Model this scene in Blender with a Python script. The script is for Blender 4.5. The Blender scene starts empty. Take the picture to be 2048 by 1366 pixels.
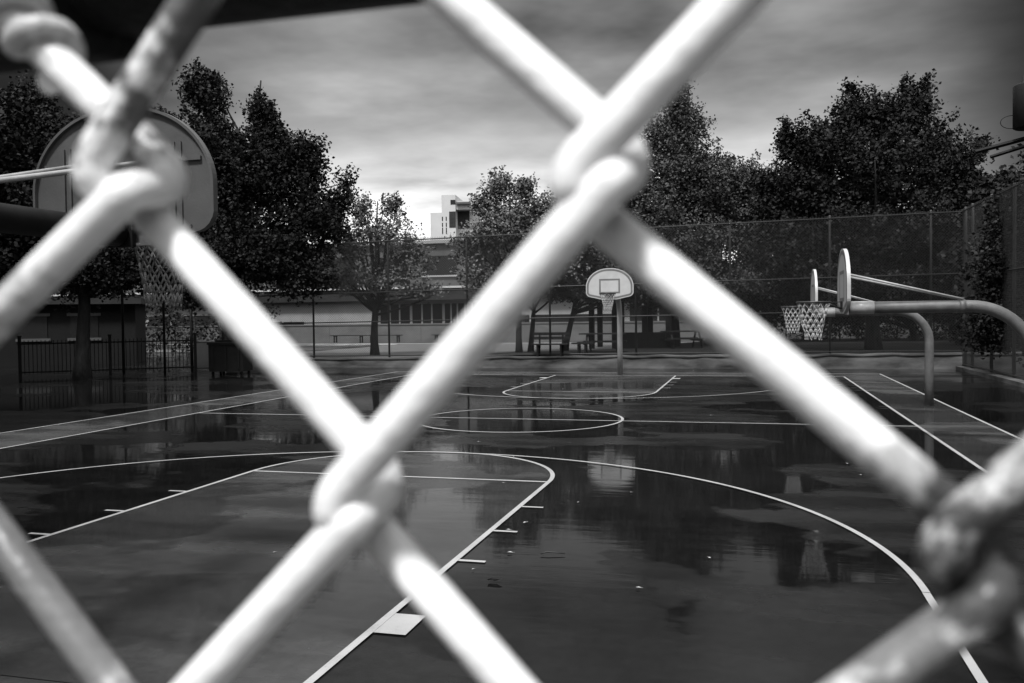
import bpy, math, random
import numpy as np
from mathutils import Vector, Matrix
random.seed(7); rng = np.random.default_rng(11)
S = bpy.context.scene
COL = S.collection
PI = math.pi

# ------------------------------------------------------------------ camera
CX, CY, CH = 3.9873, -3.7118, 1.8406
YAW, PITCH, ROLL, FPX = -0.2626, -0.0281, -0.0123, 1771.165
_f = Vector((math.sin(YAW)*math.cos(PITCH), math.cos(YAW)*math.cos(PITCH), math.sin(PITCH)))
_r0 = Vector((math.cos(YAW), -math.sin(YAW), 0)); _u0 = _r0.cross(_f)
_r = math.cos(ROLL)*_r0 + math.sin(ROLL)*_u0
_u = -math.sin(ROLL)*_r0 + math.cos(ROLL)*_u0
cam = bpy.data.cameras.new('camera'); camo = bpy.data.objects.new('camera', cam); COL.objects.link(camo)
M4 = Matrix(((_r.x, _u.x, -_f.x, CX), (_r.y, _u.y, -_f.y, CY), (_r.z, _u.z, -_f.z, CH), (0, 0, 0, 1)))
camo.matrix_world = M4
cam.sensor_width = 36; cam.lens = FPX/2048*36
cam.clip_start = 0.01; cam.clip_end = 3000
cam.dof.use_dof = True; cam.dof.focus_distance = 24; cam.dof.aperture_fstop = 22
S.camera = camo
C0 = np.array([CX, CY, CH])

def ray(x, y):
    d = _f + _r*((x-1024)/FPX) + _u*((683-y)/FPX)
    return np.array(d)
def at(x, y, depth): return C0 + ray(x, y)*depth          # measured photo point -> world point at a distance
def on_y(x, y, Y): d = ray(x, y); return C0 + d*((Y-CY)/d[1])

# ------------------------------------------------------------------ sky + sun
SUN_EL, SUN_AZ = math.radians(60), math.radians(188)      # azimuth clockwise from +Y: behind the camera, to the left
W = bpy.data.worlds.new('World'); S.world = W; W.use_nodes = True
nt = W.node_tree; N = nt.nodes; L = nt.links
bg = N['Background']; bg.inputs[1].default_value = 0.1
def wmath(op, a, b=None, c=None, clamp=False):
    n = N.new('ShaderNodeMath'); n.operation = op; n.use_clamp = clamp
    for i, v in enumerate((a, b, c)):
        if v is None: continue
        if isinstance(v, (int, float)): n.inputs[i].default_value = v
        else: L.new(v, n.inputs[i])
    return n.outputs[0]
def wstep(v, a, b, lo=0., hi=1.):
    n = N.new('ShaderNodeMapRange'); n.interpolation_type = 'SMOOTHSTEP'
    L.new(v, n.inputs[0])
    for i, q in zip((1, 2, 3, 4), (a, b, lo, hi)): n.inputs[i].default_value = q
    return n.outputs[0]
tc = N.new('ShaderNodeTexCoord'); sep = N.new('ShaderNodeSeparateXYZ'); L.new(tc.outputs['Generated'], sep.inputs[0])
dx, dy, dz = sep.outputs
sky = N.new('ShaderNodeTexSky'); sky.sky_type = 'NISHITA'; sky.sun_disc = False
sky.sun_elevation = SUN_EL; sky.sun_rotation = SUN_AZ
bw = N.new('ShaderNodeRGBToBW'); L.new(sky.outputs[0], bw.inputs[0])
bd = Vector(ray(1110, 400)); bd.z = 0; bd.normalize()
hor = wmath('MAXIMUM', wmath('SQRT', wmath('SUBTRACT', 1., wmath('MULTIPLY', dz, dz))), .001)
cosA = wmath('DIVIDE', wmath('ADD', wmath('MULTIPLY', dx, bd.x), wmath('MULTIPLY', dy, bd.y)), hor)
# cloud layer seen in perspective
den = wmath('ADD', wmath('MAXIMUM', dz, 0.), .10)
comb = N.new('ShaderNodeCombineXYZ')
L.new(wmath('DIVIDE', dx, den), comb.inputs[0]); L.new(wmath('DIVIDE', dy, den), comb.inputs[1])
def wnoise(scale, detail, rough, off):
    mp = N.new('ShaderNodeMapping'); mp.inputs['Location'].default_value = off; L.new(comb.outputs[0], mp.inputs[0])
    n = N.new('ShaderNodeTexNoise'); n.inputs['Scale'].default_value = scale; n.inputs['Detail'].default_value = detail
    n.inputs['Roughness'].default_value = rough; L.new(mp.outputs[0], n.inputs['Vector']); return n.outputs[0]
n1 = wnoise(.9, 5, .55, (3.1, 1.7, 0)); n2 = wnoise(2.2, 4, .5, (8.3, 4.4, 0))
F = wstep(cosA, .875, .985, .035, 1.)
zz = wmath('ADD', dz, wmath('MULTIPLY', wmath('SUBTRACT', n1, .5), .22))
E_ = wstep(zz, .11, .235, 1.05, .35)
cl = wmath('MULTIPLY', wmath('MAXIMUM', wmath('ADD', -.42, wmath('MULTIPLY', n1, 2.85)), .3), wmath('ADD', .45, wmath('MULTIPLY', n2, 1.1)))
front = wmath('MULTIPLY', wmath('MULTIPLY', E_, F), cl)
back = wmath('MULTIPLY', wmath('MULTIPLY', cl, wstep(dz, .02, .50, .12, 1.)), 1.25)
wgt = wmath('MAXIMUM', wstep(dz, .40, .72), wstep(cosA, .75, .25))
lum = wmath('ADD', wmath('MULTIPLY', back, wgt), wmath('MULTIPLY', front, wmath('SUBTRACT', 1., wgt)))
tot = wmath('ADD', wmath('MULTIPLY', lum, 9.6), wmath('MULTIPLY', bw.outputs[0], .04))
cc = N.new('ShaderNodeCombineColor')
for i in range(3): L.new(tot, cc.inputs[i])
L.new(cc.outputs[0], bg.inputs[0])
sun = bpy.data.lights.new('sun', 'SUN'); sun.energy = 4.2; sun.angle = math.radians(9)
suno = bpy.data.objects.new('sun', sun); COL.objects.link(suno)
sd = Vector((math.sin(SUN_AZ)*math.cos(SUN_EL), math.cos(SUN_AZ)*math.cos(SUN_EL), math.sin(SUN_EL)))
suno.rotation_euler = sd.to_track_quat('Z', 'Y').to_euler()
S.view_settings.view_transform = 'Standard'; S.view_settings.look = 'None'
S.view_settings.exposure = 0; S.view_settings.gamma = 1
S.cycles.max_bounces = 6

# ------------------------------------------------------------------ materials
def mat(name, v, rough=.7, var=.25, scale=6., bump=0., bscale=60., metal=0., spec=.5, stretch=(1, 1, 1), v2=None):
    m = bpy.data.materials.new(name); m.use_nodes = True
    t = m.node_tree; b = t.nodes['Principled BSDF']
    b.inputs['Roughness'].default_value = rough; b.inputs['Metallic'].default_value = metal
    b.inputs['Specular IOR Level'].default_value = spec
    co = t.nodes.new('ShaderNodeTexCoord'); mp = t.nodes.new('ShaderNodeMapping'); mp.inputs['Scale'].default_value = stretch
    t.links.new(co.outputs['Object'], mp.inputs[0])
    n = t.nodes.new('ShaderNodeTexNoise'); n.inputs['Scale'].default_value = scale; n.inputs['Detail'].default_value = 6
    n.inputs['Roughness'].default_value = .6
    t.links.new(mp.outputs[0], n.inputs['Vector'])
    r = t.nodes.new('ShaderNodeValToRGB'); r.color_ramp.elements[0].position = .3; r.color_ramp.elements[1].position = .7
    a, c = v*(1-var), (v*(1+var) if v2 is None else v2)
    r.color_ramp.elements[0].color = (a, a, a, 1); r.color_ramp.elements[1].color = (c, c, c, 1)
    t.links.new(n.outputs[0], r.inputs[0]); t.links.new(r.outputs[0], b.inputs['Base Color'])
    if bump:
        n2 = t.nodes.new('ShaderNodeTexNoise'); n2.inputs['Scale'].default_value = bscale; n2.inputs['Detail'].default_value = 4
        t.links.new(mp.outputs[0], n2.inputs['Vector'])
        bp = t.nodes.new('ShaderNodeBump'); bp.inputs['Strength'].default_value = bump; bp.inputs['Distance'].default_value = .02
        t.links.new(n2.outputs[0], bp.inputs['Height']); t.links.new(bp.outputs[0], b.inputs['Normal'])
    return m

def wet(name, v, var=.35, dry=.42, pud=.48):
    """wet painted asphalt: puddles are mirror smooth, the rest a duller damp film"""
    m = bpy.data.materials.new(name); m.use_nodes = True
    t = m.node_tree; b = t.nodes['Principled BSDF']; nn = t.nodes; ll = t.links
    b.inputs['Specular IOR Level'].default_value = .5; b.inputs['IOR'].default_value = 1.31
    co = nn.new('ShaderNodeTexCoord')
    def noise(scale, stretch, detail=4, off=(0, 0, 0), rough=.5):
        mp = nn.new('ShaderNodeMapping'); mp.inputs['Scale'].default_value = stretch; mp.inputs['Location'].default_value = off
        ll.new(co.outputs['Object'], mp.inputs[0])
        n = nn.new('ShaderNodeTexNoise'); n.inputs['Scale'].default_value = scale; n.inputs['Detail'].default_value = detail
        n.inputs['Roughness'].default_value = rough; ll.new(mp.outputs[0], n.inputs['Vector']); return n.outputs[0]
    def ramp(src, p0, p1, c0, c1):
        r = nn.new('ShaderNodeMapRange'); r.interpolation_type = 'SMOOTHSTEP'; ll.new(src, r.inputs[0])
        for i, q in zip((1, 2, 3, 4), (p0, p1, c0, c1)): r.inputs[i].default_value = q
        return r.outputs[0]
    p = noise(.34, (.8, 1.0, 1), 5, (2.3, 5.1, 0), .55)
    puddle = ramp(p, pud-.012, pud+.022, 0., 1.)            # 1 = standing water
    fine = noise(9., (1, 1, 1), 6, (0, 0, 0), .7)
    mid = noise(1.1, (.5, 1.6, 1), 4, (4, 1, 0))
    rgh = nn.new('ShaderNodeMix'); rgh.data_type = 'FLOAT'
    ll.new(puddle, rgh.inputs[0]); ll.new(ramp(mid, .35, .65, dry*.55, dry), rgh.inputs[2]); rgh.inputs[3].default_value = .05
    ll.new(rgh.outputs[0], b.inputs['Roughness'])
    base = nn.new('ShaderNodeMix'); base.data_type = 'FLOAT'
    mm = nn.new('ShaderNodeMath'); mm.operation = 'MULTIPLY'
    ll.new(ramp(fine, .25, .75, 1-var, 1+var), mm.inputs[0]); ll.new(ramp(mid, .3, .7, v*.75, v*1.3), mm.inputs[1])
    ll.new(puddle, base.inputs[0]); ll.new(mm.outputs[0], base.inputs[2])
    m3 = nn.new('ShaderNodeMath'); m3.operation = 'MULTIPLY'; ll.new(mm.outputs[0], m3.inputs[0]); m3.inputs[1].default_value = .7
    ll.new(m3.outputs[0], base.inputs[3])                 # water-soaked paint is darker than damp paint
    cb = nn.new('ShaderNodeCombineColor')
    for i in range(3): ll.new(base.outputs[0], cb.inputs[i])
    ll.new(cb.outputs[0], b.inputs['Base Color'])
    grit = noise(120., (1, 1, 1), 3); rip = noise(2.6, (.6, 2.6, 1), 5)
    hs = nn.new('ShaderNodeMix'); hs.data_type = 'FLOAT'
    g1 = nn.new('ShaderNodeMath'); g1.operation = 'MULTIPLY'; ll.new(grit, g1.inputs[0]); g1.inputs[1].default_value = .12
    g2 = nn.new('ShaderNodeMath'); g2.operation = 'MULTIPLY'; ll.new(rip, g2.inputs[0]); g2.inputs[1].default_value = .15
    ll.new(puddle, hs.inputs[0]); ll.new(g1.outputs[0], hs.inputs[2]); ll.new(g2.outputs[0], hs.inputs[3])
    bp = nn.new('ShaderNodeBump'); bp.inputs['Strength'].default_value = .35; bp.inputs['Distance'].default_value = .02
    ll.new(hs.outputs[0], bp.inputs['Height']); ll.new(bp.outputs[0], b.inputs['Normal'])
    return m

def worn(name, v):
    m = mat(name, v, .30, .16, 2.2, .15, 90); t = m.node_tree; b = t.nodes['Principled BSDF']
    src = b.inputs['Base Color'].links[0].from_socket
    co = t.nodes.new('ShaderNodeTexCoord'); out = None
    for sc, lo, hi in ((38, .60, .72), (1.3, .58, .80)):
        n = t.nodes.new('ShaderNodeTexNoise'); n.inputs['Scale'].default_value = sc; n.inputs['Detail'].default_value = 6; n.inputs['Roughness'].default_value = .7
        t.links.new(co.outputs['Object'], n.inputs['Vector'])
        r = t.nodes.new('ShaderNodeMapRange')
        for i, q in zip((1, 2, 3, 4), (lo, hi, 0., .7)): r.inputs[i].default_value = q
        t.links.new(n.outputs[0], r.inputs[0])
        mx = t.nodes.new('ShaderNodeMix'); mx.data_type = 'RGBA'; t.links.new(r.outputs[0], mx.inputs[0])
        t.links.new(src, mx.inputs[6]); mx.inputs[7].default_value = (.09, .09, .09, 1); src = mx.outputs[2]
    t.links.new(src, b.inputs['Base Color']); return m

MT = dict(
    asphalt=wet('wet_asphalt', .008, dry=.24), court=wet('wet_court_paint', .009, dry=.34), key=wet('wet_key_paint', .048, var=.15, dry=.30),
    band=wet('wet_band_paint', .055, var=.15, dry=.30), line=worn('line_paint', .42),
    soil_shade=mat('soil_and_shade', .012, .9, .5, 2, .8, 12, spec=.15), yard=mat('yard_paving', .11, .55, .2, .7, .2, 30, spec=.15), concrete=mat('stained_concrete', .022, .75, .4, .75, .4, 25, stretch=(.8, 1, 3.), v2=.15, spec=.15),
    coat=mat('wire_vinyl', .90, .38, .04, 30, .08, 300), black=mat('black_pipe_paint', .012, .5, .3, 20, .2, 200, spec=.15),
    zinc=mat('galvanised_steel', .045, .5, .25, 14, .15, 120), zincd=mat('dark_galvanised_steel', .026, .55, .3, 10, .15, 120),
    pole=mat('grey_pole_paint', .26, .45, .25, 7, .15, 90, stretch=(1, 1, .5)), poled=mat('weathered_pole_paint', .11, .5, .3, 7, .2, 90),
    white=mat('white_board_enamel', .48, .35, .08, 4, .05, 60), boardback=mat('grey_board_back', .085, .5, .2, 3, .08, 60),
    border=mat('grey_border_paint', .15, .45, .15, 6), rim=mat('rim_paint', .025, .4, .3, 20),
    net=mat('white_nylon_cord', .42, .8, .25, 40, .3, 300), netg=mat('soiled_nylon_cord', .26, .85, .3, 40, .3, 300),
    rod=mat('light_steel_rod', .35, .4, .2, 12), iron=mat('black_iron', .010, .55, .3, 9, spec=.15),
    bark=mat('dark_bark', .028, .9, .45, 8, .8, 30, stretch=(1, 1, .3), spec=.15), wood=mat('dark_wet_wood', .018, .6, .4, 10, .3, 40, spec=.15),
    wall=mat('pale_render', .13, .85, .2, .8, .3, 20, stretch=(1, 1, 2.), spec=.15), wallb=mat('grey_render', .014, .85, .2, .6, .3, 20, spec=.15),
    white2=mat('white_panel', .28, .7, .12, .9, spec=.15), roof=mat('dark_roof_band', .035, .6, .3, 1.5, spec=.15), glass=mat('dark_glass', .02, .2, .3, .5),
    tower=mat('white_concrete', .55, .8, .12, .15, spec=.15), tile=mat('grey_cladding', .09, .7, .2, .5, spec=.15), box=mat('dark_plastic', .012, .5, .2, 5, spec=.15),
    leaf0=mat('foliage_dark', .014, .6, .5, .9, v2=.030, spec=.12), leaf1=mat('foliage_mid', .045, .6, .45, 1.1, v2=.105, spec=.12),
    leaf2=mat('foliage_light', .085, .6, .4, 1.1, v2=.19, spec=.12), litter=mat('pale_leaf', .42, .6, .3, 40), twig=mat('wet_twig', .012, .5, .3, 40))

# near wire: grime, scuffs, and lens falloff shading painted into the colour
def dirty_shaded_coat():
    """grime all over, and dark patches mixing scuffed vinyl with painted lens falloff and shade"""
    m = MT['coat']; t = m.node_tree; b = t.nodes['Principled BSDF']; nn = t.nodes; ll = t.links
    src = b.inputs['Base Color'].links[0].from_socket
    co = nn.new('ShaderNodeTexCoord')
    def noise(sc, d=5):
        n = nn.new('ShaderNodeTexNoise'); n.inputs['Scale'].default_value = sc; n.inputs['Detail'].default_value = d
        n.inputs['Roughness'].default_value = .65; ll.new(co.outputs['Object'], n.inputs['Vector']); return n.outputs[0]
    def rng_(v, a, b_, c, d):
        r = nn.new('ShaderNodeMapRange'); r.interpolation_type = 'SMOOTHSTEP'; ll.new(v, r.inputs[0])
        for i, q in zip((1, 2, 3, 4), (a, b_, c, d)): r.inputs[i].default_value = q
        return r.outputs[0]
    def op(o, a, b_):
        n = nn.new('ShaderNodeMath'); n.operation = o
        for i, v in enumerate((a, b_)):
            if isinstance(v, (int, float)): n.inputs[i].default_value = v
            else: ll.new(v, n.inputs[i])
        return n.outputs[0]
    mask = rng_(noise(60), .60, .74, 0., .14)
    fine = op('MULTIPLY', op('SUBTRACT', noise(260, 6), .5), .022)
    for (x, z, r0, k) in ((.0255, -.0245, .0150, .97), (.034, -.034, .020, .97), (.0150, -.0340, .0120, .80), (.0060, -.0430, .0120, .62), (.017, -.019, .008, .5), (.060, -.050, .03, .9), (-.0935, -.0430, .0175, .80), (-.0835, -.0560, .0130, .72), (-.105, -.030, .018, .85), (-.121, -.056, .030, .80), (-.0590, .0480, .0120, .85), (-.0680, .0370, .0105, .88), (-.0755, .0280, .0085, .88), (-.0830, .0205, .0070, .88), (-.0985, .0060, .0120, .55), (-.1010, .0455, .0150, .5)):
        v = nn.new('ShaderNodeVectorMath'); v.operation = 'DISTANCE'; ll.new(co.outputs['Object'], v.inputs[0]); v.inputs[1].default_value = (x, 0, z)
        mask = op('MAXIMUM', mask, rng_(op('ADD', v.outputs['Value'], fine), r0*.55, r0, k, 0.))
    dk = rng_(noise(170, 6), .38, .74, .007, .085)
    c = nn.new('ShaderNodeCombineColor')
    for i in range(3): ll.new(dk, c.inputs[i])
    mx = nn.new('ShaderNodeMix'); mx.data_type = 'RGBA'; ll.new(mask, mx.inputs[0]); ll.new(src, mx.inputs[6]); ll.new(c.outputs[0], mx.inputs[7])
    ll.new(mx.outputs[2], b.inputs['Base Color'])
dirty_shaded_coat()

# ------------------------------------------------------------------ mesh helpers
class MB:
    def __init__(s): s.v = []; s.f = []; s.sm = []
    def quad(s, a, b, c, d): n = len(s.v); s.v += [tuple(a), tuple(b), tuple(c), tuple(d)]; s.f.append((n, n+1, n+2, n+3)); s.sm.append(False)
    def poly(s, pts): n = len(s.v); s.v += [tuple(q) for q in pts]; s.f.append(tuple(range(n, n+len(pts)))); s.sm.append(False)
    def box(s, a, b, M=None):
        x0, y0, z0 = a; x1, y1, z1 = b; n = len(s.v)
        P = [(x0,y0,z0),(x1,y0,z0),(x1,y1,z0),(x0,y1,z0),(x0,y0,z1),(x1,y0,z1),(x1,y1,z1),(x0,y1,z1)]
        if M is not None: P = [tuple(M @ Vector(q)) for q in P]
        s.v += P
        for f in ((0,3,2,1),(4,5,6,7),(0,1,5,4),(1,2,6,5),(2,3,7,6),(3,0,4,7)): s.f.append(tuple(n+i for i in f)); s.sm.append(False)
    def tube(s, pts, rad, sides=8, caps=True, smooth=True):
        P = np.array(pts, float); n = len(P)
        R = np.full(n, rad, float) if np.isscalar(rad) else np.array(rad, float)
        T = np.gradient(P, axis=0); T /= np.linalg.norm(T, axis=1)[:, None] + 1e-12
        a = np.array([0, 0, 1.]) if abs(T[0][2]) < .9 else np.array([1., 0, 0])
        u = np.cross(T[0], a); u /= np.linalg.norm(u)
        base = len(s.v); an = np.arange(sides)*2*PI/sides
        for i in range(n):
            u = u - T[i]*(u@T[i]); u /= np.linalg.norm(u) + 1e-12; w = np.cross(T[i], u)
            for t in an: s.v.append(tuple(P[i] + R[i]*(math.cos(t)*u + math.sin(t)*w)))
        for i in range(n-1):
            for k in range(sides):
                k2 = (k+1) % sides
                s.f.append((base+i*sides+k, base+i*sides+k2, base+(i+1)*sides+k2, base+(i+1)*sides+k)); s.sm.append(smooth)
        if caps:
            s.f.append(tuple(base+k for k in reversed(range(sides)))); s.sm.append(False)
            s.f.append(tuple(base+(n-1)*sides+k for k in range(sides))); s.sm.append(False)
    def build(s, name, m, parent=None, loc=(0, 0, 0)):
        me = bpy.data.meshes.new(name); me.from_pydata(s.v, [], s.f); me.materials.append(m)
        me.polygons.foreach_set('use_smooth', s.sm); me.update()
        o = bpy.data.objects.new(name, me); COL.objects.link(o); o.location = loc
        if parent is not None: o.parent = parent
        return o
def quads_mesh(name, V, m, parent=None):
    V = np.asarray(V, np.float32).reshape(-1, 3); n = len(V)//4
    me = bpy.data.meshes.new(name); me.vertices.add(len(V)); me.vertices.foreach_set('co', V.ravel())
    me.loops.add(n*4); me.loops.foreach_set('vertex_index', np.arange(n*4, dtype=np.int32))
    me.polygons.add(n); me.polygons.foreach_set('loop_start', np.arange(n, dtype=np.int32)*4)
    me.materials.append(m); me.update(calc_edges=True); me.validate()
    o = bpy.data.objects.new(name, me); COL.objects.link(o)
    if parent is not None: o.parent = parent
    return o
def tag(o, label, cat, group=None, kind=None):
    o['label'] = label; o['category'] = cat
    if group: o['group'] = group
    if kind: o['kind'] = kind
    return o
def thing(name, label, cat, loc=(0, 0, 0), rz=0, group=None):
    o = bpy.data.objects.new(name, None); COL.objects.link(o); o.location = loc; o.rotation_euler = (0, 0, rz)
    o.empty_display_size = .2
    return tag(o, label, cat, group)
def struct(name, mb, m):
    o = mb.build(name, m); o['kind'] = 'structure'; return o
def copy_tree(o, parent=None):
    c = o.copy(); COL.objects.link(c)
    if parent is not None: c.parent = parent
    for ch in o.children: copy_tree(ch, c)
    return c

# ------------------------------------------------------------------ ground, court, markings
HW, CL, KW, FT, R3 = 6.573, 23.13, 1.834, 5.79, 5.0876
g = MB(); g.quad((-700, -300, 0), (700, -300, 0), (700, 900, 0), (-700, 900, 0)); struct('ground', g, MT['asphalt'])
LW = .05
BL0, BL1, BR, BF, BN = -8.25, -7.62, 7.7, 24.45, -1.25
g = MB(); g.quad((-HW, 0, .004), (HW, 0, .004), (HW, CL, .004), (-HW, CL, .004)); struct('court', g, MT['court'])
g = MB()
g.quad((BL0, BN, .004), (BR, BN, .004), (BR, 0, .004), (BL0, 0, .004))
g.quad((BL0, 0, .004), (-HW, 0, .004), (-HW, CL, .004), (BL1, CL, .004))
g.quad((HW, 0, .004), (BR, 0, .004), (BR, CL, .004), (HW, CL, .004))
g.quad((BL1, CL, .004), (BR, CL, .004), (BR, BF, .004), (BL1, BF, .004))
struct('court_border', g, MT['band'])
def arcpts(cx, cy, r, a0, a1, n): return [(cx+r*math.cos(a0+(a1-a0)*i/n), cy+r*math.sin(a0+(a1-a0)*i/n)) for i in range(n+1)]
g = MB()
for s, y0 in ((1, 0), (-1, CL)):
    pts = [(KW, y0)] + [(x, y0+s*y) for x, y in arcpts(0, FT, KW, 0, PI, 48)] + [(-KW, y0)]
    if s < 0: pts = pts[::-1]
    g.poly([(x, y, .008) for x, y in pts])
struct('key', g, MT['key'])
g = MB(); ZL = .012
def seg(x0, y0, x1, y1, w=LW, z=ZL):
    d = Vector((x1-x0, y1-y0)); d.normalize(); n = Vector((-d.y, d.x))*w/2
    g.quad((x0-n.x, y0-n.y, z), (x1-n.x, y1-n.y, z), (x1+n.x, y1+n.y, z), (x0+n.x, y0+n.y, z))
def arc(cx, cy, r, a0, a1, n=96, w=LW, z=ZL):
    for i in range(n):
        a, b = a0+(a1-a0)*i/n, a0+(a1-a0)*(i+1)/n; q = []
        for t, rr in ((a, r-w/2), (a, r+w/2), (b, r+w/2), (b, r-w/2)): q.append((cx+rr*math.cos(t), cy+rr*math.sin(t), z))
        g.quad(*q)
h = LW/2
for (a, b, c, d) in ((-HW, -.14-h, -HW, CL+h), (HW, -.14-h, HW, CL+h), (-HW+h, -.14, HW-h, -.14), (-HW+h, CL, HW-h, CL), (-HW+h, CL/2, HW-h, CL/2),
                     (BR, BN, BR, BF), (BL1, BF, BR-h, BF), (BL0, 0, BL1, BF-h), (BL0, BN, BR-h, BN)): seg(a, b, c, d)
arc(0, CL/2, 1.83, 0, 2*PI, 128, z=ZL+.001)
for s, y0 in ((1, 0), (-1, CL)):
    Y = lambda y: y0+s*y
    for sx in (-1, 1):
        seg(sx*KW, Y(h), sx*KW, Y(FT), z=ZL+.0015)
        for yy in (2.58, 3.52, 4.50): seg(sx*(KW+h), Y(yy), sx*(KW+.235), Y(yy), .045)
        seg(sx*(KW+h), Y(1.18), sx*(KW+.225), Y(1.18), .34)
    seg(-KW+h, Y(FT), KW-h, Y(FT), z=ZL)
    arc(0, Y(FT), KW, 0, s*PI, 72, z=ZL+.0015)
    cy = 7.62-R3-.03; e = math.asin(-min(cy, 0)/R3)
    arc(0, Y(cy), R3, 0, s*PI, 140, z=ZL+.003)
    for sx in (-1, 1): seg(sx*R3, Y(h), sx*R3, Y(cy))
struct('painted_lines', g, MT['line'])

# raised yard behind the far fence
FY = 27.2
def wall_z(x): return .34 + (x+12.3)*.0074
g = MB()
g.quad((-15.9, FY+.3, .305), (90, FY+.3, .50), (90, 420, .40), (-15.9, 420, .305)); g.quad((-15.9, FY+.3, -.05), (-15.9, FY+.3, .305), (-15.9, 420, .305), (-15.9, 420, -.05)); struct('yard_ground', g, MT['yard'])
g = MB(); g.poly([(-9.5, FY+.35, .43), (60, FY+.35, .53), (60, 62, .50), (2.5, 62, .50), (1.5, 42, .46), (-1.5, 33, .44), (-6, 29.2, .43)]); struct('soil_and_shade_sheet', g, MT['soil_shade'])  # mulch strip at the wall; the rest darkens the yard as painted tree shade
g = MB()
g.box((-120, 43.6, .36), (60, 43.75, .385)); struct('painted_yard_line', g, MT['line'])

# low retaining wall that carries the far fence
g = MB(); n = 60; xs = np.linspace(-15.9, 13.5, n)
def hz(i): return wall_z(xs[i]) + .012*math.sin(i*1.7) + .01*math.sin(i*4.1)
sec = lambda i: [(xs[i], FY-.28-.012*math.sin(i*2.3), -.05), (xs[i], FY-.26-.012*math.sin(i*3.1), hz(i)-.06), (xs[i], FY-.25, hz(i)-.055), (xs[i], FY-.30, hz(i)-.05), (xs[i], FY-.30, hz(i)), (xs[i], FY+.32, hz(i)), (xs[i], FY+.32, -.05)]
for i in range(n-1):
    A, B = sec(i), sec(i+1)
    for k in range(6): g.quad(A[k], B[k], B[k+1], A[k+1])
g.poly(sec(0)); g.poly(sec(n-1)[::-1])
tag(g.build('retaining_wall', MT['concrete']), 'low stained concrete retaining wall under the tall far fence', 'wall')

# ------------------------------------------------------------------ near chain-link fence (camera looks through it)
WR = .0026; DEP = .0036
NY = CY + .10
fen = thing('chain_link_fence', 'thick white vinyl coated chain link fence right in front of the lens', 'fence', (CX, NY, 0))
A_ = np.array([.0350, -.0408]); B_ = np.array([-.0325, -.0381]); P0 = np.array([-.0155, .0163])
over = {(0, 0): (-.0170, .0160), (0, 1): (-.0463, -.0212), (-1, 1): (-.0790, .0211), (1, 0): (.0234, -.0252), (-1, 2): (-.1200, -.0128), (0, 2): (-.0775, -.0592)}
tips = {((0, 0), 'L'): (-0.0205, 0.0144), ((0, 0), 'R'): (-0.0120, 0.0174), ((0, 1), 'L'): (-0.0498, -0.0230), ((0, 1), 'R'): (-0.0432, -0.0213), ((-1, 1), 'L'): (-0.0828, 0.0188), ((-1, 1), 'R'): (-0.0736, 0.0186), ((1, 0), 'R'): (0.0260, -0.0260), ((1, 0), 'L'): (0.0172, -0.0242), ((-1, 2), 'L'): (-0.1186, -0.0160), ((-1, 2), 'R'): (-0.1105, -0.0150), ((0, 2), 'R'): (-0.0775, -0.0605), ((0, 2), 'L'): (-0.0820, -0.0608), ((1, 1), 'R'): (-0.0120, -0.0625), ((-1, 0), 'R'): (-0.0513, 0.0570), ((-1, 0), 'L'): (-0.0542, 0.0570), ((0, -1), 'R'): (0.0213, 0.0547), ((-2, 1), 'L'): (-0.1190, 0.0600)}
def node(i, j):
    if (i, j) in over: return np.array(over[(i, j)])
    return P0 + i*A_ + j*B_ + np.array([math.sin(i*3.7+j*1.3), math.sin(i*1.9+j*4.1)])*.0006
OFF = .0038
def tip(i, j, side):
    if ((i, j), side) in tips: return np.array(tips[((i, j), side)])
    return node(i, j) + np.array([OFF if side == 'R' else -OFF, 0])
def picket(c, r0, r1, mb, ns, sides):
    C = []
    for r in range(r0, r1+1):
        col, side = (c, 'L') if (r-c) % 2 == 0 else (c+1, 'R')
        C.append((tip((r+col)//2, (r-col)//2, side), side))
    pts = []; s = .0046
    for k in range(1, len(C)-1):
        (a, _), (b, side), (d, _) = C[k-1], C[k], C[k+1]
        u = (a-b)/np.linalg.norm(a-b); v = (d-b)/np.linalg.norm(d-b)
        # down-right runs lie behind, down-left runs in front (towards the camera)
        din, dout = (DEP, -DEP) if side == 'R' else (-DEP, DEP)
        for q in np.linspace(0, 1, ns):
            p = (1-q)**2*(b+s*u) + 2*q*(1-q)*b + q*q*(b+s*v)
            w = min(max((q-.74)*2.6+.5, 0), 1); w = w*w*(3-2*w)
            pts.append((p[0], din*(1-w)+dout*w, p[1]))
        m = (b+d)/2
        pts.append((m[0], dout*1.0, m[1]))
    mb.tube(pts, WR, sides)
mb = MB()
for c in range(-24, 25):
    near = -5 <= c <= 5
    picket(c, -8, 44, mb, 19 if near else 5, 14 if near else 6)
mesh_o = mb.build('wire_mesh', MT['coat'], fen, (0, 0, CH))
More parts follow.
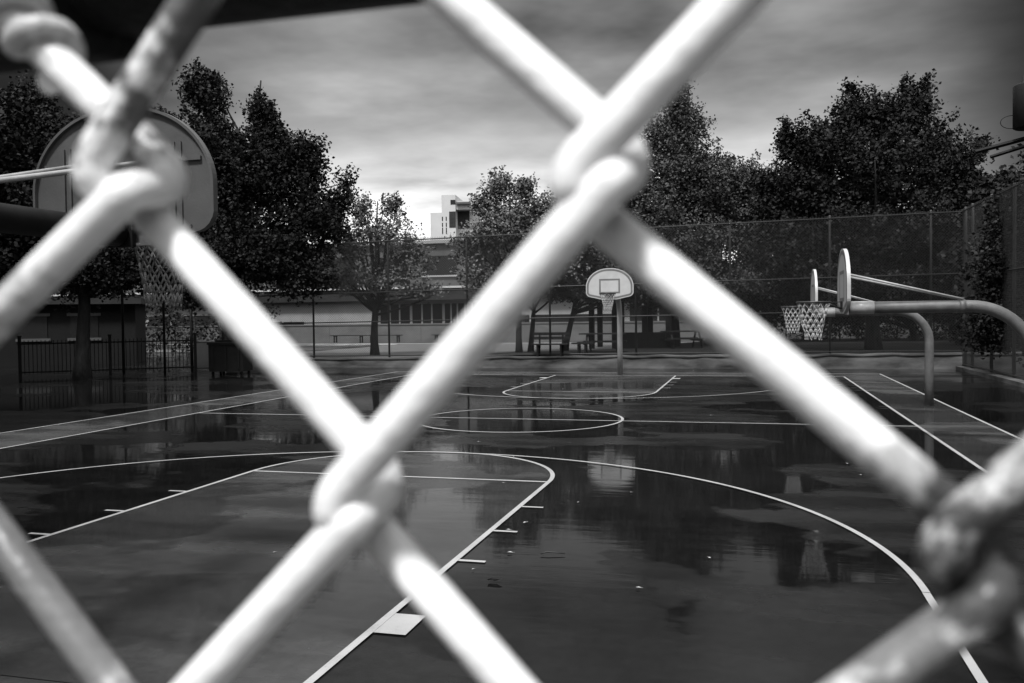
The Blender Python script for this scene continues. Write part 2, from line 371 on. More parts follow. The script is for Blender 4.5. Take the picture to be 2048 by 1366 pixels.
# top rail behind the mesh with a coupling sleeve and a tie
rail_z = CH + .0512 + .0213
mb = MB(); mb.tube([(-1.55, .034, rail_z), (1.55, .034, rail_z)], .0213, 28)
rail = mb.build('rail', MT['black'], fen)
mb = MB()
mb.tube([(-.155, .034, rail_z-.001), (-.150, .034, rail_z-.001), (-.149, .034, rail_z-.001), (-.1125, .034, rail_z-.001), (-.111, .034, rail_z-.001), (-.110, .034, rail_z-.001)], [.0215, .0225, .0245, .0245, .0238, .0215], 28)
mb.build('sleeve', MT['black'], rail)
mb = MB()
for sx in (-1.5, 1.5): 
    mb = MB(); mb.tube([(sx, .075, 0), (sx, .075, 2.4)], .03, 16); mb.build('post', MT['black'], fen)
mb = MB(); a0 = np.array([-.0920, .0036, .0356]); a1 = np.array([-.112, .0035, .057])
ax = (a1-a0)/np.linalg.norm(a1-a0); e1 = np.cross(ax, [0, 1, 0]); e2 = np.array([0, 1., 0])
pts = []
for i in range(150):
    t = i/149; th = t*2*PI*3.3; rr = .0031
    pts.append(a0 + ax*.0235*t + rr*(math.cos(th)*e1 + math.sin(th)*e2))
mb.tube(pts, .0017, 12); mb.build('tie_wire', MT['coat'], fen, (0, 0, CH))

# ------------------------------------------------------------------ basketball hoops
def fan_outline():
    P = []
    h = [(.21, 0), (.56, .075), (.60, .085), (.63, .10), (.66, .125), (.685, .165), (.695, .20), (.695, .38)]
    for i in range(1, 25):
        a = PI/2*i/24; P.append((.695*math.cos(a)**.9 if i < 24 else 0., .38 + .53*math.sin(a)**1.05))
    R_ = h + P
    Lh = [(-x, z) for x, z in R_[:-1]][::-1]
    return R_ + Lh
def inset(P, d):
    n = len(P); out = []
    for i in range(n):
        a, b, c = Vector(P[i-1]), Vector(P[i]), Vector(P[(i+1) % n])
        t = (c-a); t.normalize(); nn = Vector((-t.y, t.x)); out.append(tuple(b + nn*d))
    return out
def ring_face(mb, P, Q, y, flip=False):
    n = len(P)
    for i in range(n):
        j = (i+1) % n
        q = [(P[i][0], y, P[i][1]), (P[j][0], y, P[j][1]), (Q[j][0], y, Q[j][1]), (Q[i][0], y, Q[i][1])]
        mb.quad(*(q[::-1] if flip else q))
def extrude(mb, P, y0, y1):
    n = len(P)
    mb.poly([(x, y0, z) for x, z in P]); mb.poly([(x, y1, z) for x, z in P][::-1])
    for i in range(n):
        j = (i+1) % n
        mb.quad((P[i][0], y0, P[i][1]), (P[i][0], y1, P[i][1]), (P[j][0], y1, P[j][1]), (P[j][0], y0, P[j][1]))
def hoop(label, loc, rz, rimz, arm, bend, face='white', polem='pole', netm='net', netlen=.42, cord=.0048, group='basketball hoops round the court', armz=None, seed=1, sleevem='rod'):
    """local frame: pole at origin, board faces -Y at y=-arm, rim in front of it"""
    rr = random.Random(seed)
    t = thing('basketball_hoop', label, 'basketball hoop', loc, rz, group)
    bb = rimz-.165; az = armz if armz is not None else bb+.085
    yb = -arm
    mb = MB(); pts = [(0, 0, -.02), (0, 0, (az-bend)*.5), (0, 0, az-bend)]
    for i in range(1, 15):
        a = PI/2*i/14; pts.append((0, -bend+bend*math.cos(a), az-bend+bend*math.sin(a)))
    for f in (.5, 1.): pts.append((0, -bend+(yb+.10+bend)*f, az))
    mb.tube(pts, .083, 20); mb.build('pole', MT[polem], t)
    mb = MB(); mb.tube([(0, yb+.42, az), (0, yb+.10, az)], .092, 20)
    mb.box((-.11, yb+.045, az-.095), (.11, yb+.08, az+.11)); mb.build('mounting_sleeve', MT[sleevem], t)
    O = [(x, z+bb) for x, z in fan_outline()]
    mb = MB(); extrude(mb, O, yb, yb+.022)
    O2 = inset(O, .018)
    for i in range(len(O)):                                  # returned flange round the back
        j = (i+1) % len(O); y0, y1 = yb+.022, yb+.048
        a, b, c, d = O[i], O[j], O2[j], O2[i]
        mb.quad((a[0], y0, a[1]), (a[0], y1, a[1]), (b[0], y1, b[1]), (b[0], y0, b[1]))
        mb.quad((a[0], y1, a[1]), (d[0], y1, d[1]), (c[0], y1, c[1]), (b[0], y1, b[1]))
        mb.quad((d[0], y1, d[1]), (d[0], y0, d[1]), (c[0], y0, c[1]), (c[0], y1, c[1]))
    board = mb.build('backboard', MT[face], t)
    mb = MB()                                                # stiffening channels, seams and bolts on the back
    y0 = yb+.022
    for x in (-.45, -.40, .40, .45): mb.box((x-.006, y0, bb+.13), (x+.006, y0+.014, bb+.66))
    mb.box((-.60, y0, bb+.535), (-.462, y0+.018, bb+.56)); mb.box((-.388, y0, bb+.535), (.388, y0+.018, bb+.56)); mb.box((.462, y0, bb+.535), (.60, y0+.018, bb+.56))
    mb.box((-.52, y0, bb+.10), (-.462, y0+.018, bb+.124)); mb.box((-.44, y0, bb+.10), (.44, y0+.018, bb+.124))
    for x in (-.45, -.40, .40, .45):
        for z in (.112, .547): mb.tube([(x, y0, bb+z), (x, y0+.03, bb+z)], .011, 6)
    mb.build('stiffener', MT[face], board)
    mb = MB(); ring_face(mb, inset(O, .026), inset(O, .080), yb-.002); mb.build('border_stripe', MT['border'], board)
    sq = lambda w, z0, z1: [(-w, bb+z0), (w, bb+z0), (w, bb+z1), (-w, bb+z1)]
    mb = MB(); ring_face(mb, sq(.305, .175, .60), sq(.258, .222, .553), yb-.0025); mb.build('target_square', MT['border'], board)
    # braces from a clamp on the arm to the back of the board
    cy = -bend-.10 if arm > 1.2+bend else -bend*.8
    cy = max(cy, yb+1.45); 
    mb = MB(); mb.tube([(0, cy-.04, az), (0, cy+.04, az)], .094, 16); mb.box((-.05, cy-.02, az+.08), (.05, cy+.02, az+.125)); mb.build('clamp', MT[polem], t)
    for sx in (-1, 1):
        mb = MB(); mb.tube([(sx*.04, cy, az+.10), (sx*.30, yb+.03, bb+.547)], .016, 8); mb.build('brace', MT['rod'], t)
    # rim
    ry = yb-.15-.228
    mb = MB(); c = [(.228*math.cos(a), ry+.228*math.sin(a), rimz) for a in np.linspace(0, 2*PI, 41)]
    mb.tube(c, .014, 8, False)
    mb.tube([(.228*math.cos(a), ry+.228*math.sin(a), rimz-.024) for a in np.linspace(0, 2*PI, 33)], .006, 6, False)
    mb.box((-.13, yb-.012, rimz-.10), (.13, yb-.004, rimz+.012)); mb.box((-.13, yb-.16, rimz-.006), (.13, yb-.012, rimz+.006))
    for sx in (-1, 1): mb.tube([(sx*.10, yb-.01, rimz-.095), (sx*.155, ry+.165, rimz-.014)], .008, 6)
    rim = mb.build('rim', MT['rim'], t)
    # net: two families of cords crossing, hung from twelve hooks
    mb = MB(); rows = 7; K = 12
    def P(k, r):
        f = r/rows; rad = .222 - .115*f**.75 + .012*rr.uniform(-1, 1)*min(f*3, 1)
        a = 2*PI*(k)/K
        return (rad*math.cos(a)+.01*f, ry+rad*math.sin(a)-.006*f, rimz-.012-netlen*f**.95+.012*rr.uniform(-1, 1)*min(1, f*4))
    G = {}
    for r in range(rows+1):
        for k in range(K): G[(k, r)] = P(k+(.5 if r % 2 else 0), r)
    for r in range(rows):
        for k in range(K):
            a = G[(k, r)]
            for kk in ((k, (k-1) % K) if r % 2 == 0 else (k, (k+1) % K)):
                b = G[(kk, r+1)]
                m = [(a[i]+b[i])/2 for i in range(3)]; m[2] -= .006
                mb.tube([a, m, b], cord, 5, True)
    for k in range(K): mb.tube([G[(k, rows)], tuple(np.array(G[(k, rows)])-np.array([0, 0, .02]))], .007, 5)
    mb.build('net', MT[netm], t)
    return t
hoop('far basketball hoop with white fan backboard facing the camera, on a grey gooseneck pole', (.05, CL+.83, 0), 0, 2.47, 2.02, .62, netlen=.44, seed=3)
hoop('nearest basketball hoop seen from behind, grey fan backboard high at the left', (0, -.71, 0), PI, 2.50, 2.02, .62, face='boardback', polem='iron', netm='netg', netlen=.53, seed=5, sleevem='iron', cord=.0065)
hoop('nearer of two side hoops at right, seen edge on, its arm leaving the frame', (7.68, 9.55, 0), -PI/2, 1.99, 2.44, .80, armz=1.905, seed=8, netlen=.50, polem='poled')
hoop('side basketball hoop seen edge on, farther one with its curved pole on the right border', (7.36, 15.05, 0), -PI/2, 1.97, 2.15, .60, armz=1.85, seed=12, netlen=.50, polem='poled')

# ------------------------------------------------------------------ tall chain-link fences
def link_fence(label, A, B, zb, zt, posts, rails, mesh=.065, wire=.0034, postm='zincd', postr=.038, top_over=None):
    """fence from A to B; zb/zt give bottom and top height along x in [0,1]"""
    A = np.array(A, float); B = np.array(B, float); Ln = np.linalg.norm(B-A); d = (B-A)/Ln
    t = thing('chain_link_fence', label, 'fence', (A[0], A[1], 0), math.atan2(d[1], d[0]))
    V = []
    def strip(p, q, w):
        # thin four-sided wire
        p = np.array(p); q = np.array(q); dd = (q-p)/np.linalg.norm(q-p); n = np.array([-dd[2], 0, dd[0]])*w; y = np.array([0, w, 0])
        ring = [n, y, -n, -y]
        for k in range(4):
            a, b = ring[k], ring[(k+1) % 4]; V.extend([p+a, q+a, q+b, p+b])
    step = mesh*1.414
    H = max(zt(0)-zb(0), zt(1)-zb(1))
    for s in (1, -1):
        k = -int(H/step)-1
        while k*step < Ln+H:
            x0 = k*step
            # line x = x0 + s*(z-zb)
            pts = []
            za, zbm = (zb(.5), zt(.5))
            xa, xb = (x0, x0+(zbm-za)) if s == 1 else (x0+(zbm-za), x0)
            # clip to 0..Ln
            z0, z1 = za, zbm
            def zx(x): return za + (x-xa)/(xb-xa)*(zbm-za)
            lo, hi = min(xa, xb), max(xa, xb)
            cl_, ch_ = max(lo, 0), min(hi, Ln)
            if ch_-cl_ > .02:
                f0 = zx(cl_); f1 = zx(ch_)
                # follow sloping top and bottom
                def adj(x, z): u = min(max(x/Ln, 0), 1); w = (z-za)/(zbm-za); return zb(u)+(zt(u)-zb(u))*w
                strip((cl_, 0, adj(cl_, f0)), (ch_, 0, adj(ch_, f1)), wire)
            k += 1
    quads_mesh('wire_mesh', V, MT['zincd'], t)
    for x in posts:
        u = min(max(x/Ln, 0), 1); mb = MB(); top = zt(u)+.04
        mb.tube([(x, .055, zb(u)-.02), (x, .055, top-.03), (x, .055, top)], [postr, postr, postr*.7], 12); mb.build('post', MT[postm], t)
    for f in rails:
        mb = MB(); mb.tube([(0, .012, zb(0)+(zt(0)-zb(0))*f), (Ln, .012, zb(1)+(zt(1)-zb(1))*f)], .021, 8); mb.build('rail', MT[postm], t)
    return t
X0, X1 = -15.5, 10.5
zbF = lambda u: wall_z(X0+(X1-X0)*u)+.03
ztF = lambda u: 4.70+.36*u
link_fence('tall grey chain link fence on the low wall across the far end', (X0, FY), (X1, FY), zbF, ztF, [x-X0 for x in (-15.35, -12.24, -9.12, -6.02, -2.92, .15, 3.35, 6.54, 9.6)], [.985, .553, .302, .01])
RX = 10.45
link_fence('tall dark chain link fence running along the right side of the court', (RX, FY-.3), (RX+.25, 6.), lambda u: .12, lambda u: 5.05+.1*u, [.15, 1.0, 3.1, 5.2, 7.6, 10, 12.4, 14.8, 17.2, 19.6], [.985, .56, .30, .01], postm='zinc', postr=.045)
g = MB(); g.box((RX-.2, 5.6, -.05), (RX+.45, FY-.34, .11)); tag(g.build('kerb', MT['concrete']), 'dark concrete kerb under the right hand fence', 'kerb')

# ------------------------------------------------------------------ trees
def leaves(centers, spread, per, size, rg):
    n = len(centers)*per; m = len(centers)
    # every clump is a tapering spray that points outward and upward
    axd = (centers-centers.mean(0)); axd /= np.linalg.norm(axd, axis=1)[:, None]+1e-6
    axd = axd + rg.normal(0, .55, (m, 3)) + np.array([0, 0, .45]); axd /= np.linalg.norm(axd, axis=1)[:, None]
    tt = rg.uniform(0, 1, n)[:, None]**.8; sp = np.repeat(spread, per)[:, None]
    c = np.repeat(centers, per, 0) + np.repeat(axd, per, 0)*sp*2.6*(tt-.45) + rg.normal(0, 1, (n, 3))*sp*(.75-.5*tt)
    a = rg.normal(0, 1, (n, 3)); a[:, 2] *= .7; a /= np.linalg.norm(a, axis=1)[:, None]
    b = rg.normal(0, 1, (n, 3)); b -= a*(a*b).sum(1)[:, None]; b /= np.linalg.norm(b, axis=1)[:, None]
    s = size*rg.uniform(.6, 1.25, n)[:, None]
    w = s*rg.uniform(.28, .42, n)[:, None]; k = np.cross(a, b)*s*.12
    return np.stack([c-a*s*.5, c+b*w+k, c+a*s*.5, c-b*w+k], 1)
def tree(label, base, depth, trunk_px, lobes, leafm, size, per, clumps, seed, tr=.16, fork=.35, group=None, cat='tree', spread=.30, shell=.45, zbase=.3, name='leafy_tree'):
    """lobes: ellipsoids measured as (x, y, rx, ry) at the tree's own distance; base = trunk foot (x, y) on the ground"""
    rg = np.random.default_rng(seed); rd = random.Random(seed)
    bx, by = base
    t = thing(name, label, cat, (bx, by, zbase), 0, group); O = np.array([bx, by, zbase])
    m = depth/FPX
    right = np.array([_r.x, _r.y, 0]); right /= np.linalg.norm(right); fw = np.array([-right[1], right[0], 0]); up = np.array([0, 0, 1.])
    E = []
    tot = sum(l[2]*l[3] for l in lobes)
    C = []; SP = []
    for l in lobes:
        x, y, rx, ry = l[:4]
        dd = depth + (l[4] if len(l) > 4 else 0)
        c = at(x, y, dd) - O
        rx, ry = max(rx-7, 5)*m, max(ry-9, 8)*m; ryd = rx*.9
        E.append((c, rx, ryd, ry))
        k = max(3, int(clumps*l[2]*l[3]/tot))
        q = rg.normal(0, 1, (k, 3)); q /= np.linalg.norm(q, axis=1)[:, None]
        q *= (rg.uniform(0, 1, k)**shell)[:, None]
        q *= (1+.16*rg.normal(0, 1, k))[:, None]
        C.append(c + q[:, :1]*rx*right + q[:, 1:2]*ryd*fw + q[:, 2:]*ry*up); SP.append(np.full(k, spread)*rg.uniform(.6, 1.3, k))
    C = np.concatenate(C); SP = np.concatenate(SP)
    mb = MB()
    top = max(e[0][2]+e[3]*.4 for e in E); ctr = np.mean([e[0] for e in E], 0)
    fz = fork*top
    lean = np.array([ctr[0], ctr[1], 0])
    def spine(z): f = z/top; return np.array([lean[0]*f**1.4, lean[1]*f**1.4, z]) + np.array([.05*math.sin(z*1.3+seed), .05*math.cos(z*1.1+seed), 0])
    zs = np.linspace(0, top, 12)
    mb.tube([spine(z)-np.array([0, 0, .1 if z == 0 else 0]) for z in zs], [tr*(1.35 if i == 0 else 1)*(1-.88*i/11) for i in range(12)], 9)
    for e, (c, rx, ryd, ry) in enumerate(E):
        for q in range(max(4, int(14*rx*ry/sum(a[1]*a[3] for a in E))+3)):
            v = rg.normal(0, 1, 3); v /= np.linalg.norm(v); v[2] = abs(v[2])*.9-.2
            tgt = c + v[0]*rx*.85*right + v[1]*ryd*.85*fw + v[2]*ry*.85*up
            z0 = min(max(fz*rd.uniform(.75, 1.2), fz*.7), top*.6) if rd.random() < .65 else rd.uniform(fz, max(fz*1.05, min(top*.85, tgt[2]-.2)))
            z0 = max(.2, min(z0, tgt[2]-.15)) if tgt[2] > .5 else .3
            s0 = spine(z0); mid = s0*.5+tgt*.5 + np.array([0, 0, -.06*np.linalg.norm(tgt-s0)]) + rg.normal(0, .06, 3)
            r0 = tr*.42*(1-.5*z0/top)
            P = [(1-u)**2*s0 + 2*u*(1-u)*mid + u*u*tgt for u in np.linspace(0, 1, 7)]
            mb.tube(P, [r0*(1-.85*u)+.004 for u in np.linspace(0, 1, 7)], 5)
            for _ in range(3):
                u0 = rd.uniform(.45, .9); s1 = (1-u0)**2*s0 + 2*u0*(1-u0)*mid + u0*u0*tgt
                e1 = s1 + rg.normal(0, .35, 3)*np.array([1, 1, .6])*max(.5, rx*.4) + np.array([0, 0, .25])
                mb.tube([s1, (s1+e1)/2+rg.normal(0, .03, 3), e1], [r0*.3+.003, r0*.2+.003, .004], 4)
    mb.build('trunk', MT['bark'], t)
    V = leaves(C, SP, per, size, rg)
    quads_mesh('crown', V, MT[leafm], t)
    return t
def foot(x, depth): q = at(x, 640, depth); return (q[0], q[1])
# big dark tree, left of centre
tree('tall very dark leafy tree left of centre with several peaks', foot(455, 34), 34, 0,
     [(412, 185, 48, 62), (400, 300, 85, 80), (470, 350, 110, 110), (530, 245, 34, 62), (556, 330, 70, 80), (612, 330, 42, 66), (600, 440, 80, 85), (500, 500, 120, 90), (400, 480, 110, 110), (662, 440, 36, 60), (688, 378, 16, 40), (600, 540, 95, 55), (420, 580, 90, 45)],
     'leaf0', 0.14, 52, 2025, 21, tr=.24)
tree('small open leafy tree with a forked trunk just behind the far fence', foot(750, 36.5), 36.5, 0,
     [(722, 420, 34, 42), (785, 415, 32, 40), (755, 470, 90, 50), (700, 500, 50, 46), (815, 510, 62, 55), (760, 555, 105, 40), (690, 565, 50, 32), (850, 580, 58, 24)],
     'leaf2', 0.122, 16, 837, 22, tr=.17, fork=.32, spread=.2, shell=.6)
tree('light leafy tree in the middle rising right of the white tower', foot(1040, 35), 35, 0,
     [(1000, 375, 32, 40), (1050, 385, 28, 36), (970, 410, 28, 35), (1095, 430, 40, 50), (1030, 455, 95, 65), (950, 490, 55, 45), (1080, 520, 90, 60), (975, 555, 60, 40)],
     'leaf2', 0.130, 18, 1350, 23, tr=.13, spread=.24, shell=.55)
tree('slim leaning dark trunk tree beside the benches behind the fence', foot(1062, 37), 37, 0,
     [(1075, 470, 60, 60), (1040, 540, 60, 45), (1110, 540, 60, 45)], 'leaf1', 0.137, 20, 513, 24, tr=.12, fork=.4, spread=.26)
tree('tree with crooked dark trunk directly left of the far hoop', foot(1128, 36.5), 36.5, 0,
     [(1170, 500, 85, 50), (1220, 545, 80, 50), (1120, 575, 55, 32), (1280, 580, 60, 30), (1180, 585, 60, 24)], 'leaf1', 0.130, 22, 837, 25, tr=.14, fork=.45, spread=.24)
tree('tall cone shaped tree right of centre with a pointed top', foot(1345, 40), 40, 0,
     [(1352, 215, 36, 48), (1350, 290, 78, 75), (1345, 380, 130, 90), (1335, 470, 175, 90), (1420, 390, 85, 80), (1470, 380, 50, 60), (1240, 400, 70, 75), (1170, 400, 50, 50), (1350, 560, 190, 60), (1500, 470, 60, 80), (1500, 375, 50, 62), (1545, 430, 60, 80), (1362, 178, 12, 26)],
     'leaf1', 0.13, 50, 2565, 26, tr=.26, spread=.34)
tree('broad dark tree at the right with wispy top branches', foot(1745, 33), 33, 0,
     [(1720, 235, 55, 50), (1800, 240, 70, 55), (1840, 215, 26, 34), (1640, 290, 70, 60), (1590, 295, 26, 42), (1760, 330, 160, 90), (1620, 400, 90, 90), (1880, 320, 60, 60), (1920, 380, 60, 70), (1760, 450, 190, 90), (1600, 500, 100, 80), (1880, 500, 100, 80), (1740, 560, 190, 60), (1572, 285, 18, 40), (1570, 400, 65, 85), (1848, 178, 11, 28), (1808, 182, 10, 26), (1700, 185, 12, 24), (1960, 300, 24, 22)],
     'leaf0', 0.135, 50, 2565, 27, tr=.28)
tree('dark tree behind the right hand fence at the frame edge', foot(2060, 30), 30, 0,
     [(2010, 400, 60, 60), (2080, 390, 90, 90), (1975, 440, 50, 60), (2000, 520, 100, 90), (2100, 540, 110, 110), (1940, 540, 60, 70)], 'leaf0', 0.180, 27, 945, 28, tr=.22, zbase=0)
tree('low branched dark tree close behind the right hand fence, nearer one', foot(2075, 24), 24, 0,
     [(2040, 430, 60, 80), (2100, 480, 90, 110), (2010, 540, 60, 80), (2090, 620, 110, 90), (1985, 640, 50, 60)], 'leaf0', 0.112, 52, 900, 41, tr=.18, zbase=0, fork=.2)
tree('low branched dark tree close behind the right hand fence, farther one', foot(1960, 36), 36, 0,
     [(1950, 470, 60, 70), (1985, 520, 70, 80), (1925, 560, 60, 70), (1960, 640, 80, 60)], 'leaf0', 0.119, 52, 900, 42, tr=.18, zbase=0, fork=.2)
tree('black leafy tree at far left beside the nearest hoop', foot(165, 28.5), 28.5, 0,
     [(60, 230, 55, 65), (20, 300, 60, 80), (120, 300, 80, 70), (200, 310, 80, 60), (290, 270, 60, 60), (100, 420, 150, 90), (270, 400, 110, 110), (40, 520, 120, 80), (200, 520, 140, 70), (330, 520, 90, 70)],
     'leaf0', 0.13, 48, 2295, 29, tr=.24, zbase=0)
tree('black leafy tree outside the left frame edge', foot(-120, 27), 27, 0,
     [(-60, 300, 110, 110), (-160, 380, 140, 140), (-40, 470, 120, 110), (-140, 540, 140, 80)], 'leaf0', 0.180, 27, 1080, 30, tr=.22, zbase=0)
tree('dark bushy tree low behind the far fence at right', foot(1500, 43), 43, 0,
     [(1480, 560, 110, 60), (1560, 590, 100, 50), (1420, 590, 70, 40)], 'leaf0', 0.173, 27, 810, 31, tr=.2)
tree('dark low tree behind the curved pole of the farther side hoop', foot(1830, 42), 42, 0,
     [(1780, 590, 110, 55), (1880, 590, 110, 60), (1680, 600, 80, 45)], 'leaf0', 0.173, 27, 945, 32, tr=.2)
# big unseen trees added outside the frame to shade the court's two sides
for k, (x, y, hh, rr, lb) in enumerate(((-12.5, -1, 10.5, 5.2, 'added unseen shade tree beside the court near the camera, left of the frame'), (-14.5, 6, 11.5, 5.0, 'added unseen shade tree beside the court, second along at left outside the frame'),
        (14.5, 1, 10, 4.6, 'added unseen shade tree beyond the right fence, nearest the camera'), (15.5, 9, 11, 4.8, 'added unseen shade tree beyond the right fence, outside the frame'),
        (-4.8, -6.8, 12, 5.2, 'added unseen shade tree behind the camera, to the left of it'), (13.2, -6.8, 12, 5.0, 'added unseen shade tree behind the camera, to the right of it'), (-23, 12.5, 12, 6, 'added unseen shade tree far to the left of the court, outside the frame'))):
    rg_ = np.random.default_rng(60+k); tt_ = thing('leafy_tree', lb, 'tree', (x, y, 0))
    q = rg_.normal(0, 1, (900, 3)); q /= np.linalg.norm(q, axis=1)[:, None]; q *= rg_.uniform(.3, 1.05, 900)[:, None]
    quads_mesh('crown', leaves(q*np.array([rr, rr, hh*.36])+np.array([0, 0, hh*.66]), np.full(900, .42), 24, .26, rg_), MT['leaf0'], tt_)
    mb = MB(); mb.tube([(0, 0, -.1), (.1, 0, 1.5), (0, .1, 4), (.1, .1, hh*.8)], [.34, .26, .2, .05], 10)
    for a in np.linspace(0, 5.3, 9): mb.tube([(0, .05, 2.6+a*.4), (rr*.4*math.cos(a*2.4), rr*.4*math.sin(a*2.4), 4.4+a*.4), (rr*.8*math.cos(a*2.4), rr*.8*math.sin(a*2.4), 5.6+a*.5)], [.12, .07, .02], 6)
    mb.build('trunk', MT['bark'], tt_)
# far wood as one mass behind the right-hand trees
rg = np.random.default_rng(5); C = np.stack([rg.uniform(7, 50, 1300), rg.uniform(52, 60, 1300), rg.uniform(0.2, 5.5, 1300)], 1)
o = quads_mesh('far_wood', leaves(C, np.full(1300, .7), 16, .42, rg), MT['leaf0']); tag(o, 'dark mass of far trees beyond the yard at right', 'wood', kind='stuff')
C = np.stack([rg.uniform(-70, -26, 900), rg.uniform(38, 50, 900), rg.uniform(0.2, 7.5, 900)], 1)
o = quads_mesh('far_wood', leaves(C, np.full(900, .7), 30, .26, rg), MT['leaf0']); tag(o, 'dark mass of far trees beyond the gate at left', 'wood', kind='stuff')

# ------------------------------------------------------------------ yard wall and buildings behind
g = MB()
for k in range(-22, 5): g.box((k*3.0, 46.0, .3), (k*3.0+2.985, 46.25, 1.42))
g.box((-66, 45.96, 1.42), (15, 46.29, 1.50))
tag(g.build('yard_wall', MT['wall']), 'long pale panelled wall across the yard behind the far fence', 'wall')
bl = thing('school_building', 'long low pale building with dark windows beyond the yard', 'building', (-10, 54, .3))
def bpart(name, m, boxes, parent=bl):
    mb = MB()
    for a, b in boxes: mb.box(a, b)
    return mb.build(name, m, parent)
# (local x, y, z): facade at y=0
wallp = bpart('wall', MT['white2'], [((-40, 0, 0), (-11.6, 8, 2.75)), ((-11.6, .35, 0), (-3.4, 8, 2.75)), ((-3.4, 0, 0), (6, 8, 2.75)), ((6, .3, 0), (24, 8, 2.75))])
bpart('roof', MT['roof'], [((-40.5, -.5, 2.75), (24.5, 8.4, 3.55))])
bpart('parapet', MT['tower'], [((-40.6, -.6, 3.55), (24.6, 8.5, 3.68))])
up_ = bpart('upper_storey', MT['tile'], [((-34, 3, 3.68), (12, 12, 6.9))])
bpart('upper_roof', MT['white2'], [((-34.3, 2.7, 6.9), (12.3, 12.3, 7.12))])
for x in (-33, -29, -25, -21, -17, -13, -9, -5, -1, 3, 7):
    w_ = bpart('window', MT['glass'], [((x, 2.96, 4.6), (x+2.6, 2.998, 6.0))])
    bpart('sill', MT['white2'], [((x-.1, 2.86, 4.48), (x+2.7, 2.958, 4.6))], w_)
for (x0, x1, z0, z1, y) in ((-30, -24, .9, 1.9, 0), (-22, -17, .5, 1.35, 0), (-16.4, -12.4, .55, .95, 0), (-11.2, -9.0, .3, 2.5, .35), (-8.8, -6.6, .3, 2.5, .35), (-6.4, -5.0, .3, 2.5, .35), (-4.8, -3.6, .3, 2.5, .35), (-3.1, 5.6, .95, 1.65, 0), (6.4, 9.2, 1.0, 2.3, .3), (9.6, 12.4, 1.0, 2.3, .3), (12.8, 15.6, 1.0, 2.3, .3), (16, 19, 1.0, 2.3, .3)):
    w_ = bpart('window', MT['glass'], [((x0, y-.03, z0), (x1, y-.003, z1))])
    bpart('sill', MT['tower'], [((x0-.08, y-.12, z0-.1), (x1+.08, y-.032, z0))], w_)
    for f in (.33, .66): bpart('mullion', MT['white2'], [((x0+(x1-x0)*f-.05, y-.06, z0), (x0+(x1-x0)*f+.05, y-.032, z1))], w_)
# white tower far away
D = 210
q0 = at(885, 470, D); wd = D/FPX
tw = thing('tower_block', 'distant white stepped tower with a dark recess rising above the trees', 'building', (q0[0], q0[1], 0), YAW*-1*.6)
sc = D/FPX; zt_ = lambda y: at(905, y, D)[2]
wp = bpart('wall', MT['tower'], [((-24*sc, 0, 0), (0, 14, zt_(425))), ((0, -.6, 0), (28*sc, 14, zt_(391))), ((28*sc, 0, zt_(420)), (60*sc, 14, zt_(403))), ((28*sc, 2.5, 0), (60*sc, 14, zt_(420)))], tw)
bpart('recess', MT['roof'], [((15*sc, -.66, zt_(456)), (28*sc, -.61, zt_(424)))], tw); bpart('recess', MT['roof'], [((28.1*sc, 2.42, zt_(456)), (52*sc, 2.49, zt_(421)))], tw)
bpart('window', MT['glass'], [((18*sc, -.66, zt_(410)), (28*sc, -.61, zt_(401)))], tw)
for x in (0.3, 8.):
    for a, b in ((434, 442), (446, 454), (456, 468)): bpart('window', MT['glass'], [((x*sc, -.66, zt_(b)), ((x+2)*sc, -.61, zt_(a)))], tw)
bpart('balcony', MT['tile'], [((30*sc, -.9, zt_(410)), (58*sc, -.02, zt_(406)))], tw)
# apartment houses far right / left, mostly hidden
rg = np.random.default_rng(15)
C = np.stack([rg.uniform(3.5, 30, 1500), rg.uniform(43.0, 44.8, 1500), rg.uniform(.5, 3.0, 1500)], 1); C[:, 2] -= np.maximum(0, .7*np.sin(C[:, 0]*.9))*(C[:, 2] > 1.6)
hd_ = thing('hedge', 'long dark uneven hedge across the yard behind the side hoops', 'hedge', (0, 0, 0))
quads_mesh('foliage', leaves(C, np.full(1500, .30), 18, .16, rg), MT['leaf0'], hd_)
mb = MB()
for k in range(30): x_ = 4+k*.88; mb.tube([(x_, 43.9, .4), (x_+.1*math.sin(k), 43.9, 1.4), (x_+.2*math.sin(k), 43.9, 2.2)], [.05, .04, .015], 5)
mb.build('stems', MT['bark'], hd_)
# ------------------------------------------------------------------ yard furniture
def bench(label, loc, rz, w=1.9, back=True):
    t = thing('park_bench', label, 'bench', loc, rz, 'benches behind the far fence')
    mb = MB()
    for y in (-.2, -.06, .08): mb.box((-w/2, y, .42), (w/2, y+.115, .465))
    mb.build('seat', MT['wood'], t)
    if back:
        mb = MB()
        for z in (.60, .75): mb.box((-w/2, .24, z), (w/2, .28, z+.11))
        mb.build('backrest', MT['wood'], t)
    for sx in (-1, 1):
        mb = MB(); x = sx*(w/2-.25)
        mb.box((x-.03, -.18, 0), (x+.03, -.12, .418)); mb.box((x-.03, .14, 0), (x+.03, .2, .418)); mb.box((x-.03, -.12, .34), (x+.03, .14, .40))
        if back: mb.box((x-.03, .202, .3), (x+.03, .238, .86))
        mb.build('leg', MT['iron'], t)
    return t
q = at(1100, 706, 31.6); bench('long slatted bench with a back left of the far hoop pole', (q[0], q[1], .4), 0, 1.35)
q = at(1165, 706, 32); bench('short backless bench between the crooked tree and the hoop pole', (q[0], q[1], .4), 0, .75, False)
for i, (x, lb) in enumerate(((615, 'low metal bench by the yard wall left of the open tree'), (705, 'low metal bench by the yard wall near the open tree trunk'), (860, 'low metal bench by the yard wall right of the open tree'))):
    q = at(x, 684, 48.5); bench(lb, (q[0], 45.3, .38), 0, 2.2, False)
